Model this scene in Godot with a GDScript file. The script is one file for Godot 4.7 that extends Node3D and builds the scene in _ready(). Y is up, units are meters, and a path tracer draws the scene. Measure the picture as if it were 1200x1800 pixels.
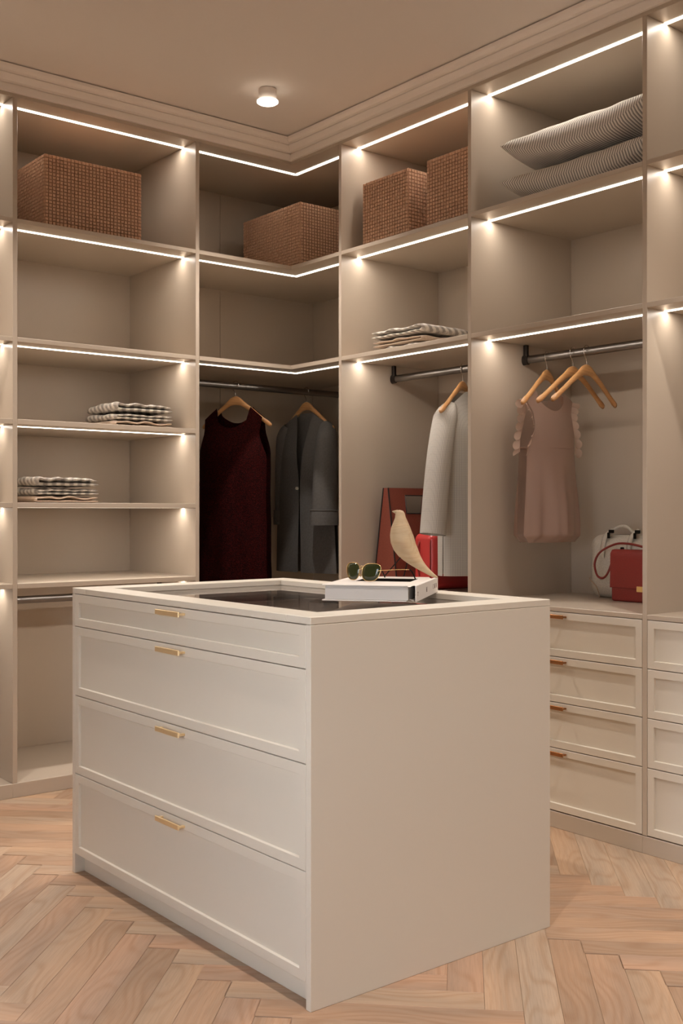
extends Node3D
# Walk-in wardrobe: an L of open shelving, an island of drawers, herringbone oak floor.
# World: x runs along the left run towards the corner, z along the right run towards the camera.
# Front planes: left run z = 0, right run x = 0. Floor y = 0.

const BACK_Z := -0.654
const BACK_X := 0.635
const CEIL := 3.05
var O := Vector3.ZERO        # origin of the thing being built; shapes are given in world coordinates and stored relative to it
var taken := {}
var M := {}
var rng := RandomNumberGenerator.new()
var cam: Camera3D

func _ready() -> void:
	rng.seed = 7
	# ---------------------------------------------------------------- camera
	cam = Camera3D.new(); cam.name = "camera"
	cam.fov = 2.0 * rad_to_deg(atan(900.0 / 1917.86))
	cam.near = 0.05; cam.far = 60.0
	cam.position = Vector3(-3.2263, 1.2, 4.4318)
	cam.rotation = Vector3(0, -0.6754, 0)
	add_child(cam)
	# ---------------------------------------------------------------- sky and exposure
	var we := WorldEnvironment.new(); we.name = "world_environment"
	var env := Environment.new()
	env.background_mode = Environment.BG_SKY
	var sky := Sky.new()
	var psm := ProceduralSkyMaterial.new()
	psm.sky_top_color = Color(0.86, 0.91, 0.97); psm.sky_horizon_color = Color(0.94, 0.955, 0.97)
	psm.ground_bottom_color = Color(0.55, 0.55, 0.54); psm.ground_horizon_color = Color(0.80, 0.83, 0.86)
	psm.sky_energy_multiplier = SKY_E; psm.ground_energy_multiplier = SKY_E
	sky.sky_material = psm
	env.sky = sky
	env.tonemap_mode = Environment.TONE_MAPPER_LINEAR
	env.tonemap_exposure = EXPOSURE
	env.sdfgi_enabled = true; env.ssao_enabled = true; env.ssil_enabled = true
	we.environment = env
	add_child(we)
	materials()
	room()
	floor_planks()
	wardrobes()
	island()
	ceiling_lamps()
	baskets()
	cushions()
	folded_stacks()
	clothes()
	bags()
	island_things()

# ---------------------------------------------------------------- light levels
const SKY_E := 2.9
const EXPOSURE := 1.37
const LED_E := 0.14           # light of one metre of shelf strip
const LED_GLOW := 5.0
const CAN_E := 1.85
const LED_COLOR := Color(1.0, 0.960, 0.922)
const CAN_COLOR := Color(1.0, 0.960, 0.925)

# ---------------------------------------------------------------- materials
func mat(c: Color, rough := 0.6, metal := 0.0) -> StandardMaterial3D:
	var m := StandardMaterial3D.new()
	m.albedo_color = c; m.roughness = rough; m.metallic = metal
	return m

func noise(freq: float, seed_: int, oct := 3) -> FastNoiseLite:
	var n := FastNoiseLite.new()
	n.seed = seed_; n.frequency = freq; n.fractal_octaves = oct
	n.noise_type = FastNoiseLite.TYPE_SIMPLEX_SMOOTH
	return n

func tex(w: int, h: int, fn: Callable) -> ImageTexture:
	var im := Image.create(w, h, false, Image.FORMAT_RGB8)
	for y in h:
		for x in w:
			im.set_pixel(x, y, fn.call(x, y))
	im.generate_mipmaps()
	return ImageTexture.create_from_image(im)

func bump(w: int, h: int, scale: float, fn: Callable) -> ImageTexture:
	var im := Image.create(w, h, false, Image.FORMAT_RGBA8)
	for y in h:
		for x in w:
			var v: float = fn.call(x, y)
			im.set_pixel(x, y, Color(v, v, v))
	im.bump_map_to_normal_map(scale)
	return ImageTexture.create_from_image(im)

func tri(m: StandardMaterial3D, t: Texture2D, s: Vector3, nrm: Texture2D = null, ns := 1.0) -> StandardMaterial3D:
	m.albedo_texture = t
	m.uv1_triplanar = true; m.uv1_scale = s
	if nrm:
		m.normal_enabled = true; m.normal_texture = nrm; m.normal_scale = ns
	return m

func grain(c: Color) -> Color:
	return c

func materials() -> void:
	M.paint = mat(Color(0.85, 0.816, 0.757), 0.38)
	M.carcass = mat(Color(0.745, 0.688, 0.62), 0.33)
	M.plaster = mat(Color(0.87, 0.83, 0.79), 0.85)
	M.wall = mat(Color(0.80, 0.75, 0.69), 0.85)
	M.cornice = mat(Color(0.94, 0.90, 0.86), 0.6)
	M.brass = mat(Color(0.92, 0.82, 0.64), 0.42, 0.7)
	M.bronze = mat(Color(0.66, 0.46, 0.30), 0.4, 1.0)
	M.steel = mat(Color(0.50, 0.48, 0.465), 0.32, 1.0)
	M.chrome = mat(Color(0.82, 0.80, 0.78), 0.2, 1.0)
	M.rod_end = mat(Color(0.25, 0.23, 0.22), 0.4, 0.8)
	M.subfloor = mat(Color(0.26, 0.17, 0.11), 0.9)
	var led := mat(Color(1, 1, 1), 0.6)
	led.emission_enabled = true; led.emission = Color(1.0, 0.95, 0.87); led.emission_energy_multiplier = LED_GLOW
	M.led = led
	var lens := mat(Color(1, 1, 1), 0.6)
	lens.emission_enabled = true; lens.emission = Color(1.0, 0.96, 0.9); lens.emission_energy_multiplier = 3.0
	M.lens = lens
	M.can = mat(Color(0.90, 0.86, 0.82), 0.5)
	# glass
	var g := mat(Color(0.55, 0.48, 0.44, 0.08), 0.0)
	g.transparency = BaseMaterial3D.TRANSPARENCY_ALPHA
	M.glass = g
	# oak: one grain image, many offsets and tints
	var n1 := noise(0.010, 3, 2); var n2 := noise(0.05, 9, 2); var n3 := noise(0.012, 21, 2)
	var oak := tex(1024, 256, func(x: float, y: float):
		var a := TAU * x / 1024.0
		var px := cos(a) * 22.0; var py := sin(a) * 22.0
		var warp := n1.get_noise_3d(px, py, y * 0.55)
		var ring := 0.5 + 0.5 * sin((y / 256.0 * 9.0 + warp * 3.0) * TAU)
		ring = pow(ring, 2.2) * (0.35 + 0.65 * clampf(0.5 + 1.6 * n3.get_noise_3d(px * 0.6 + 70.0, py * 0.6, y), 0, 1))
		var fine := n2.get_noise_3d(px * 0.9, py * 0.9, y * 6.0)
		var pore := clampf((n2.get_noise_3d(px * 1.6 + 90.0, py * 1.6, y * 9.0) - 0.22) * 2.0, 0.0, 1.0)
		var broad := n3.get_noise_3d(px * 0.8, py * 0.8, y * 0.6)
		var v := 0.93 - 0.055 * ring + 0.05 * fine - 0.06 * pore + 0.10 * broad
		return Color(clampf(v, 0, 1), clampf(v * (0.99 - 0.04 * ring - 0.03 * broad), 0, 1), clampf(v * (0.98 - 0.08 * ring - 0.06 * broad), 0, 1)))
	var tints := [Color(0.75, 0.635, 0.53), Color(0.73, 0.60, 0.49), Color(0.775, 0.665, 0.56), Color(0.715, 0.585, 0.48), Color(0.74, 0.62, 0.51), Color(0.765, 0.66, 0.56), Color(0.69, 0.565, 0.46), Color(0.75, 0.61, 0.505)]
	M.oak = []
	for i in 16:
		var m := mat(tints[i % 8], 0.5)
		tri(m, oak, Vector3(1.0, 4.0, 4.0))
		m.uv1_offset = Vector3(fmod(i * 0.377, 1.0), 0.0, 0.22 + 0.56 * fmod(i * 0.613, 1.0))
		M.oak.append(m)
	# hanger beech
	M.beech = tri(mat(Color(0.86, 0.65, 0.43), 0.38), oak, Vector3(2.0, 8.0, 8.0))
	M.bird = tri(mat(Color(0.84, 0.73, 0.58), 0.55), oak, Vector3(2.5, 6.0, 9.0))
	# woollen cloths
	var w1 := noise(0.22, 31, 2); var w2 := noise(0.05, 33, 2)
	var wool := tex(256, 256, func(x: float, y: float):
		var v := 0.82 + 0.20 * w1.get_noise_2d(x * 1.6, y * 1.6) + 0.06 * w2.get_noise_2d(x, y)
		return Color(clampf(v, 0, 1), clampf(v, 0, 1), clampf(v, 0, 1)))
	var wool_n := bump(256, 256, 3.0, func(x: float, y: float): return 0.5 + 0.4 * w1.get_noise_2d(x * 1.6, y * 1.6))
	M.grey_wool = tri(mat(Color(0.43, 0.415, 0.40), 0.9), wool, Vector3(5, 5, 5), wool_n, 0.5)
	M.dark_lining = mat(Color(0.14, 0.135, 0.13), 0.7)
	var knit := tex(256, 256, func(x: float, y: float):
		var u := fmod(x + y, 32.0) / 32.0; var w := fmod(x - y + 512.0, 32.0) / 32.0
		var k := absf(u - 0.5) * 2.0; var q := absf(w - 0.5) * 2.0
		var v := 0.86 - 0.12 * clampf(1.0 - absf(k - q) * 3.0, 0, 1) + 0.14 * w1.get_noise_2d(x * 2.0, y * 2.0)
		return Color(clampf(v, 0, 1), clampf(v * 0.99, 0, 1), clampf(v * 0.975, 0, 1)))
	var knit_n := bump(256, 256, 4.0, func(x: float, y: float):
		var u := fmod(x + y, 32.0) / 32.0; var w := fmod(x - y + 512.0, 32.0) / 32.0
		return 0.5 + 0.25 * (absf(u - 0.5) + absf(w - 0.5)))
	M.knit = tri(mat(Color(0.86, 0.84, 0.81), 0.95), knit, Vector3(8, 8, 8), knit_n, 0.5)
	var seq := tex(256, 256, func(x: float, y: float):
		var r := absf(w1.get_noise_2d(x * 2.2, y * 2.2))
		var s := 1.0 if w1.get_noise_2d(x * 2.9 + 300.0, y * 2.9) > 0.42 else 0.0
		var v := 0.085 + 0.13 * r
		return Color(v + 0.36 * s, 0.03 + 0.03 * r + 0.07 * s, 0.03 + 0.03 * r + 0.06 * s))
	M.sequin = tri(mat(Color(1, 1, 1), 0.85), seq, Vector3(3.4, 3.4, 3.4))
	M.sequin.metallic_specular = 0.15
	var chif := mat(Color(0.70, 0.58, 0.52, 0.62), 0.8)
	chif.transparency = BaseMaterial3D.TRANSPARENCY_ALPHA
	chif.backlight_enabled = true; chif.backlight = Color(0.35, 0.27, 0.24)
	M.chiffon = chif
	var chif2 := chif.duplicate() as StandardMaterial3D
	chif2.albedo_color = Color(0.76, 0.65, 0.58, 0.75)
	M.chiffon_edge = chif2
	# striped folded cloth
	var stripe := tex(256, 256, func(x: float, y: float):
		var s := fmod(x + 0.6 * y + 6.0 * w2.get_noise_2d(x, y) + 512.0, 64.0) / 64.0
		var k := smoothstep(0.25, 0.45, s) - smoothstep(0.75, 0.95, s)
		var f := 0.07 * w1.get_noise_2d(x * 2.0, y * 2.0)
		return Color(lerpf(0.90, 0.62, k) + f, lerpf(0.87, 0.59, k) + f, lerpf(0.83, 0.56, k) + f))
	M.stripe = tri(mat(Color(0.95, 0.95, 0.95), 0.95), stripe, Vector3(6.2, 6.2, 6.2))
	M.cream_cloth = tri(mat(Color(0.90, 0.80, 0.71), 0.95), wool, Vector3(6, 6, 6))
	# ribbed cushion cloth: uv u runs across the ribs
	var rib := tex(64, 256, func(x: float, y: float):
		var s := 0.5 + 0.5 * cos(TAU * x / 64.0)
		var f := 0.16 * w1.get_noise_2d(x * 1.5, y * 2.0)
		var v := lerpf(0.54, 1.0, pow(s, 0.7)) + f
		return Color(clampf(v, 0, 1), clampf(v * 0.975, 0, 1), clampf(v * 0.945, 0, 1)))
	M.rib = mat(Color(0.97, 0.96, 0.95), 0.95)
	M.rib.albedo_texture = rib
	# baskets
	M.weave = tri(mat(Color(0.97, 0.78, 0.64), 0.6), wool, Vector3(12, 12, 12))
	# leathers
	M.red_leather = tri(mat(Color(0.66, 0.20, 0.165), 0.45), wool, Vector3(14, 14, 14), wool_n, 0.15)
	M.strap_red = mat(Color(0.50, 0.15, 0.12), 0.5)
	M.red_dark = mat(Color(0.42, 0.09, 0.075), 0.5)
	M.case_red = mat(Color(0.74, 0.22, 0.21), 0.35)
	M.tan_leather = tri(mat(Color(0.62, 0.31, 0.24), 0.5), wool, Vector3(9, 9, 9), wool_n, 0.15)
	M.black_edge = mat(Color(0.05, 0.03, 0.03), 0.5)
	M.white_leather = tri(mat(Color(0.96, 0.92, 0.85), 0.45), wool, Vector3(10, 10, 10), wool_n, 0.15)
	M.dark_metal = mat(Color(0.12, 0.11, 0.10), 0.35, 0.8)
	M.gold = mat(Color(0.94, 0.80, 0.55), 0.28, 1.0)
	M.lens_green = mat(Color(0.16, 0.19, 0.09, 0.86), 0.05)
	M.lens_green.transparency = BaseMaterial3D.TRANSPARENCY_ALPHA
	M.paper = mat(Color(0.80, 0.775, 0.75), 0.9)
	M.cover = mat(Color(0.88, 0.85, 0.82), 0.5)
	M.cover_black = mat(Color(0.05, 0.042, 0.035), 0.95)
	M.cover_black.metallic_specular = 0.05
	M.print = mat(Color(0.42, 0.30, 0.27), 0.7)
	M.bead = mat(Color(0.72, 0.60, 0.48), 0.6)
	M.felt = mat(Color(0.80, 0.73, 0.65), 0.9)
	M.felt_dark = mat(Color(0.34, 0.25, 0.21), 0.95)

# ---------------------------------------------------------------- naming and tagging
func numbered(called: String) -> String:
	var k: int = taken.get(called, 0)
	taken[called] = k + 1
	return called if k == 0 else "%s_%03d" % [called, k]

func tag(o: Node, label: String, category: String, group := "") -> Node:
	o.set_meta("label", label); o.set_meta("category", category)
	if group != "": o.set_meta("group", group)
	return o

func thing(called: String, label: String, category: String, at: Vector3, group := "") -> Node3D:
	var o := Node3D.new(); o.name = numbered(called); add_child(o, true)
	o.position = at
	tag(o, label, category, group)
	O = at
	return o

func local_thing(called: String, label: String, category: String, at: Vector3, turn := 0.0, group := "") -> Node3D:
	var o := thing(called, label, category, at, group)
	o.rotation.y = turn
	O = Vector3.ZERO
	return o

func copy(src: Node3D, label: String, at: Vector3, turn := 0.0, group := "") -> Node3D:
	var r := src.duplicate() as Node3D
	var base := str(src.name)
	if base.length() > 4 and base[base.length() - 4] == "_" and base.right(3).is_valid_int(): base = base.left(base.length() - 4)
	r.name = numbered(base); add_child(r, true)
	r.position = at; r.rotation.y = turn
	r.set_meta("label", label)
	if group != "": r.set_meta("group", group)
	return r

func mesh_from(st: SurfaceTool) -> ArrayMesh:
	st.generate_normals()
	return st.commit()

func obj(called: String, st: SurfaceTool, m: Material, parent: Node, made := false) -> MeshInstance3D:
	var o := MeshInstance3D.new()
	o.mesh = st.commit() if made else mesh_from(st)
	o.mesh.surface_set_material(0, m)
	o.cast_shadow = GeometryInstance3D.SHADOW_CASTING_SETTING_ON
	if parent == self:
		o.name = numbered(called); o.position = O
	else:
		o.name = called
	parent.add_child(o, true)
	return o

func structure(called: String, st: SurfaceTool, m: Material) -> MeshInstance3D:
	O = Vector3.ZERO
	var o := obj(called, st, m, self)
	o.set_meta("kind", "structure")
	return o

func T() -> SurfaceTool:
	var st := SurfaceTool.new(); st.begin(Mesh.PRIMITIVE_TRIANGLES)
	st.set_smooth_group(0xFFFFFFFF)
	return st

# ---------------------------------------------------------------- shapes
func tri3(st: SurfaceTool, a: Vector3, b: Vector3, c: Vector3, out: Vector3) -> void:
	if (a - c).cross(a - b).dot(out) < 0.0:
		var t := b; b = c; c = t
	st.add_vertex(a - O); st.add_vertex(b - O); st.add_vertex(c - O)

func face(st: SurfaceTool, a: Vector3, b: Vector3, c: Vector3, d: Vector3, out: Vector3) -> void:
	tri3(st, a, b, c, out); tri3(st, a, c, d, out)

func box(st: SurfaceTool, a: Vector3, b: Vector3, c := 0.0012) -> void:
	var lo := Vector3(minf(a.x, b.x), minf(a.y, b.y), minf(a.z, b.z)); var hi := Vector3(maxf(a.x, b.x), maxf(a.y, b.y), maxf(a.z, b.z))
	c = minf(c, 0.45 * minf(hi.x - lo.x, minf(hi.y - lo.y, hi.z - lo.z)))
	var P := func(s: Array, full: int) -> Vector3:
		var v := Vector3.ZERO
		for k in 3:
			var inset := 0.0 if k == full else c
			v[k] = (hi[k] - inset) if s[k] > 0 else (lo[k] + inset)
		return v
	for k in 3:
		var i := (k + 1) % 3; var j := (k + 2) % 3
		for s in [-1, 1]:
			var q := []
			for e in [[-1, -1], [1, -1], [1, 1], [-1, 1]]:
				var sg := [0, 0, 0]; sg[k] = s; sg[i] = e[0]; sg[j] = e[1]
				q.append(P.call(sg, k))
			var n := Vector3.ZERO; n[k] = s
			face(st, q[0], q[1], q[2], q[3], n)
		if c > 0.0:
			for si in [-1, 1]:
				for sj in [-1, 1]:
					var s0 := [0, 0, 0]; var s1 := [0, 0, 0]
					s0[k] = -1; s1[k] = 1; s0[i] = si; s1[i] = si; s0[j] = sj; s1[j] = sj
					var n2 := Vector3.ZERO; n2[i] = si; n2[j] = sj
					face(st, P.call(s0, i), P.call(s1, i), P.call(s1, j), P.call(s0, j), n2)
	if c > 0.0:
		for sx in [-1, 1]:
			for sy in [-1, 1]:
				for sz in [-1, 1]:
					var s := [sx, sy, sz]
					tri3(st, P.call(s, 0), P.call(s, 1), P.call(s, 2), Vector3(sx, sy, sz))

func slab(called: String, a: Vector3, b: Vector3, m: Material, parent: Node, c := 0.0012) -> MeshInstance3D:
	var st := T(); box(st, a, b, c)
	return obj(called, st, m, parent)

# rings: arrays of points of equal length; smooth; closed round each ring
func loft(st: SurfaceTool, rings: Array, cap := true, closed := true) -> void:
	st.set_smooth_group(0)
	var n: int = rings[0].size()
	var cen := Vector3.ZERO
	for p in rings[0]: cen += p
	cen /= n
	var m := rings.size() / 2
	var cm := Vector3.ZERO
	for p in rings[m]: cm += p
	cm /= n
	var mm: int = maxi(m, 1)
	var a: Vector3 = rings[mm - 1][0]; var b: Vector3 = rings[mm - 1][1]; var c: Vector3 = rings[mm][1]
	var flip := ((a - c).cross(a - b)).dot(a - cm) < 0.0
	var last := n if closed else n - 1
	for i in rings.size() - 1:
		for j in last:
			var k := (j + 1) % n
			var q := [rings[i][j], rings[i][k], rings[i + 1][k], rings[i + 1][j]]
			if flip: q = [q[0], q[3], q[2], q[1]]
			for v in [0, 1, 2, 0, 2, 3]: st.add_vertex(q[v] - O)
	if cap:
		st.set_smooth_group(0xFFFFFFFF)
		for e in [0, rings.size() - 1]:
			var ce := Vector3.ZERO
			for p in rings[e]: ce += p
			ce /= n
			var inner: Array = rings[1] if e == 0 else rings[rings.size() - 2]
			var ci := Vector3.ZERO
			for p in inner: ci += p
			ci /= n
			for j in n: tri3(st, ce, rings[e][j], rings[e][(j + 1) % n], ce - ci)

func circle(cen: Vector3, ax: Vector3, ay: Vector3, n: int) -> Array:
	var r := []
	for k in n:
		var t := TAU * k / n
		r.append(cen + ax * cos(t) + ay * sin(t))
	return r

func tube(st: SurfaceTool, pts: Array, r: float, n := 8, r2 := -1.0) -> void:
	if r2 < 0.0: r2 = r
	var rings := []
	var up := Vector3.UP
	var d0: Vector3 = (pts[1] - pts[0]).normalized()
	if absf(d0.dot(up)) > 0.9: up = Vector3.RIGHT
	var side := d0.cross(up).normalized()
	for i in pts.size():
		var d: Vector3 = (pts[mini(i + 1, pts.size() - 1)] - pts[maxi(i - 1, 0)]).normalized()
		side = (side - d * side.dot(d)).normalized()
		var o := side.cross(d).normalized()
		rings.append(circle(pts[i], side * r, o * r2, n))
	loft(st, rings)

func spline(pts: Array, per := 6) -> Array:
	var c := Curve3D.new()
	for i in pts.size():
		var t: Vector3 = (pts[mini(i + 1, pts.size() - 1)] - pts[maxi(i - 1, 0)]) / 6.0
		c.add_point(pts[i], -t, t)
	var r := []
	for i in pts.size() - 1:
		for k in per: r.append(c.sample(i, float(k) / per))
	r.append(pts[pts.size() - 1])
	return r

# rounded box with exact normals
func rbox(st: SurfaceTool, cen: Vector3, half: Vector3, r: float, k := 4) -> void:
	r = minf(r, minf(half.x, minf(half.y, half.z)) * 0.999)
	var core := half - Vector3(r, r, r)
	var phis := []
	for q in 4:
		for i in k + 1: phis.append([PI / 2 * (q + float(i) / k), q])
	var ths := []
	for q in 2:
		for i in k + 1: ths.append([PI / 2 * (q + float(i) / k), q])
	var P := func(th: Array, ph: Array) -> Array:
		var n := Vector3(sin(th[0]) * cos(ph[0]), cos(th[0]), sin(th[0]) * sin(ph[0]))
		var s := Vector3(1 if ph[1] in [0, 3] else -1, 1 if th[1] == 0 else -1, 1 if ph[1] < 2 else -1)
		return [cen + core * s + n * r, n]
	for i in ths.size() - 1:
		for j in phis.size():
			var j2 := (j + 1) % phis.size()
			var q := [P.call(ths[i], phis[j]), P.call(ths[i], phis[j2]), P.call(ths[i + 1], phis[j2]), P.call(ths[i + 1], phis[j])]
			for f in [[0, 1, 2], [0, 2, 3]]:
				var a: Vector3 = q[f[0]][0]; var b: Vector3 = q[f[1]][0]; var c: Vector3 = q[f[2]][0]
				if (a - c).cross(a - b).dot(q[f[0]][1] + q[f[1]][1] + q[f[2]][1]) < 0.0: f = [f[0], f[2], f[1]]
				for v in f:
					st.set_normal(q[v][1]); st.add_vertex(q[v][0] - O)

# open sheet from fn(u, v) with u, v in 0..1
func sheet(st: SurfaceTool, nu: int, nv: int, fn: Callable, out: Vector3, uv := false) -> void:
	st.set_smooth_group(0)
	var a: Vector3 = fn.call(0.5, 0.5); var b: Vector3 = fn.call(0.5 + 1.0 / nu, 0.5); var c: Vector3 = fn.call(0.5 + 1.0 / nu, 0.5 + 1.0 / nv)
	var flip := ((a - c).cross(a - b)).dot(out) < 0.0
	var g := []
	for i in nu + 1:
		var row := []
		for j in nv + 1: row.append(fn.call(float(i) / nu, float(j) / nv))
		g.append(row)
	for i in nu:
		for j in nv:
			var id := [[i, j], [i + 1, j], [i + 1, j + 1], [i, j + 1]]
			if flip: id = [id[0], id[3], id[2], id[1]]
			for v in [0, 1, 2, 0, 2, 3]:
				if uv: st.set_uv(Vector2(float(id[v][0]) / nu, float(id[v][1]) / nv))
				st.add_vertex(g[id[v][0]][id[v][1]] - O)

# profile (x outwards, y) extruded between two points with mitred ends handled by the caller
func extrude(st: SurfaceTool, prof: Array, a: Callable, b: Callable, out: Vector3) -> void:
	for i in prof.size() - 1:
		var p: Vector2 = prof[i]; var q: Vector2 = prof[i + 1]
		face(st, a.call(p), b.call(p), b.call(q), a.call(q), out + Vector3(0, -0.6, 0))

# ---------------------------------------------------------------- room
func room() -> void:
	var st := T(); box(st, Vector3(-4.4, CEIL, -0.9), Vector3(0.9, CEIL + 0.15, 5.8), 0.0)
	structure("ceiling", st, M.plaster)
	st = T(); box(st, Vector3(-4.4, 0, -0.9), Vector3(0.9, CEIL, -0.672), 0.0)
	structure("wall_north", st, M.wall)
	st = T(); box(st, Vector3(0.655, 0, -0.672), Vector3(0.9, CEIL, 5.8), 0.0)
	structure("wall_east", st, M.wall)
	st = T(); box(st, Vector3(-4.4, 0, 5.6), Vector3(0.655, CEIL, 5.8), 0.0)
	structure("wall_south", st, M.wall)
	# unseen west wall and window, placed to light the island front; return beside the left run
	var z0 := 2.45; var z1 := 3.55; var y0 := 0.6; var y1 := 1.75
	st = T()
	box(st, Vector3(-3.65, 0, -0.672), Vector3(-3.45, CEIL, z0), 0.0)
	box(st, Vector3(-3.65, 0, z1), Vector3(-3.45, CEIL, 5.6), 0.0)
	box(st, Vector3(-3.65, 0, z0), Vector3(-3.45, y0, z1), 0.0)
	box(st, Vector3(-3.65, y1, z0), Vector3(-3.45, CEIL, z1), 0.0)
	box(st, Vector3(-3.45, 0, -0.672), Vector3(-2.331, CEIL, 0.0), 0.0)
	structure("wall_west", st, M.wall)
	st = T()
	for z in [z0, (z0 + z1) * 0.5 - 0.025, z1 - 0.05]: box(st, Vector3(-3.59, y0, z), Vector3(-3.52, y1, z + 0.05))
	for y in [y0, y1 - 0.05]: box(st, Vector3(-3.59, y, z0 + 0.05), Vector3(-3.52, y + 0.05, z1 - 0.05))
	var wn := structure("unseen_window_1", st, M.paint)
	st = T(); box(st, Vector3(-3.558, y0 + 0.05, z0 + 0.05), Vector3(-3.552, y1 - 0.05, z1 - 0.05), 0.0)
	obj("pane", st, M.glass, wn)
	# cornice along both runs, mitred in the corner
	var prof := [Vector2(0.0, 2.957), Vector2(0.012, 2.957), Vector2(0.018, 2.984), Vector2(0.013, 2.986), Vector2(0.013, 2.990), Vector2(0.030, 2.995), Vector2(0.041, 3.005), Vector2(0.051, 3.016), Vector2(0.047, 3.018), Vector2(0.047, 3.021), Vector2(0.062, 3.025), Vector2(0.075, 3.035), Vector2(0.081, 3.045), Vector2(0.066, 3.0455), Vector2(0.066, CEIL)]
	st = T()
	extrude(st, prof, func(p): return Vector3(-3.45, p.y, p.x), func(p): return Vector3(-p.x, p.y, p.x), Vector3(0, 0, 1))
	structure("trim_1", st, M.cornice)
	st = T()
	extrude(st, prof, func(p): return Vector3(-p.x, p.y, p.x), func(p): return Vector3(-p.x, p.y, 5.6), Vector3(-1, 0, 0))
	structure("trim_2", st, M.cornice)
	# boards that close the gap above the cabinets, behind the cornice
	st = T(); box(st, Vector3(-2.331, 2.9606, -0.02), Vector3(0.0, CEIL, -0.001), 0.0)
	structure("trim_3", st, M.paint)
	st = T(); box(st, Vector3(0.001, 2.9606, -0.001), Vector3(0.02, CEIL, 5.6), 0.0)
	structure("trim_4", st, M.paint)

# ---------------------------------------------------------------- herringbone floor
func to_pixel(p: Vector3) -> Vector2:
	var s := sin(0.6754); var c := cos(0.6754)
	var d := p - cam.position
	var dep := d.x * s - d.z * c
	if dep < 0.1: return Vector2(-9999, -9999)
	return Vector2(600 + 1917.86 * (d.x * c + d.z * s) / dep, 900 - 1917.86 * d.y / dep)

func floor_planks() -> void:
	var L := 0.642; var W := 0.0924
	var st := T(); box(st, Vector3(-4.4, -0.15, -0.9), Vector3(0.9, -0.0125, 5.8), 0.0)
	var fl := structure("floor", st, M.subfloor)
	# e1 and e2 span the pattern; both lie at 45 degrees to the walls
	var q := sqrt(0.5)
	var e1 := Vector3(-q, 0, -q); var e2 := Vector3(q, 0, -q)
	var base := Vector3(-0.403, 0, 2.195)
	O = Vector3.ZERO
	var pm := T(); box(pm, Vector3(-L / 2 + 0.00025, -0.012, -W / 2 + 0.00025), Vector3(L / 2 - 0.00025, 0, W / 2 - 0.00025), 0.0006)
	var mesh := mesh_from(pm)
	var seen := []; var rest := [[], []]
	for k in range(-60, 80):
		for j in range(-8, 9):
			var org := base + (e1 + e2) * (W * k) + e1 * (2.0 * L * j)
			for kind in 2:
				var cen: Vector3
				if kind == 0: cen = org + e1 * (L / 2) + e2 * (W / 2)
				else: cen = org + e1 * (W / 2) + e2 * (W + L / 2)
				var ax: Vector3 = e1 if kind == 0 else e2
				var inside := cen.x > -3.45 + 0.1 and cen.x < 0.25 and cen.z > -0.25 and cen.z < 5.5
				if not inside: continue
				var show := false
				for t in [-0.5, -0.25, 0.0, 0.25, 0.5]:
					for h in [-0.5, 0.5]:
						var p: Vector3 = cen + ax * (t * L) + (e2 if kind == 0 else e1) * (h * W)
						var u := to_pixel(p)
						var under := p.x > -1.62 and p.x < -0.79 and p.z > 1.05 and p.z < 2.33
						if p.x < 0.02 and p.z > -0.02 and not under and u.x > -15 and u.x < 1215 and u.y < 1815 and u.y > 0:
							# hidden by the island
							show = true
				if show: seen.append([cen, kind])
				else: rest[kind].append(cen)
	rng.seed = 77
	for s in seen:
		var o := MeshInstance3D.new(); o.name = "plank"
		o.mesh = mesh
		o.material_override = M.oak[rng.randi() % M.oak.size()]
		o.position = s[0]
		o.rotation.y = (-PI / 4 if s[1] == 0 else PI / 4) + (PI if rng.randf() < 0.5 else 0.0)
		fl.add_child(o, true)
	print("planks seen ", seen.size(), " rest ", rest[0].size() + rest[1].size())
	for kind in 2:
		var turn := -PI / 4 if kind == 0 else PI / 4
		var inv := Basis(Vector3.UP, -turn)
		var rs := T()
		for cen in rest[kind]:
			var l: Vector3 = inv * cen
			box(rs, l + Vector3(-L / 2 + 0.0005, -0.012, -W / 2 + 0.0005), l + Vector3(L / 2 - 0.0005, 0, W / 2 - 0.0005), 0.0)
		var o := obj("further_planks", rs, M.oak[kind * 3], fl)
		o.rotation.y = turn
		o.set_meta("kind", "stuff")

# ---------------------------------------------------------------- wardrobes
const S2 := [2.4166, 2.4347]
const S3 := [1.9160, 1.9354]
const S4 := [1.5692, 1.5911]
const S5 := [1.2187, 1.2400]
const S6 := [0.8770, 0.8982]
const PAN := 2.9416
const DECK := 0.0605

func led(parent: Node3D, a: Vector3, b: Vector3, power := 1.0, proud := 0.0018) -> void:
	# a strip that sits under a board: glowing profile and an area light of its size just below
	var st := T()
	var along_x := absf(b.x - a.x) > absf(b.z - a.z)
	var wv := Vector3(0, 0, 0.0095) if along_x else Vector3(0.0095, 0, 0)
	box(st, a - wv - Vector3(0, proud, 0), b + wv + Vector3(0, 0.004, 0), 0.0)
	obj("led_strip", st, M.led, parent)
	var len_ := a.distance_to(b)
	var l := AreaLight3D.new(); l.name = "led_light"
	l.area_size = Vector2(len_, 0.018)
	l.light_energy = LED_E * len_ * power
	l.light_color = LED_COLOR
	l.area_range = 8.0; l.shadow_enabled = true
	parent.add_child(l, true)
	var X := Vector3(1, 0, 0) if along_x else Vector3(0, 0, 1)
	var Z := Vector3.UP
	l.transform = Transform3D(Basis(X, Z.cross(X), Z), (a + b) * 0.5 - Vector3(0, proud + 0.0015, 0) - O)

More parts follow.
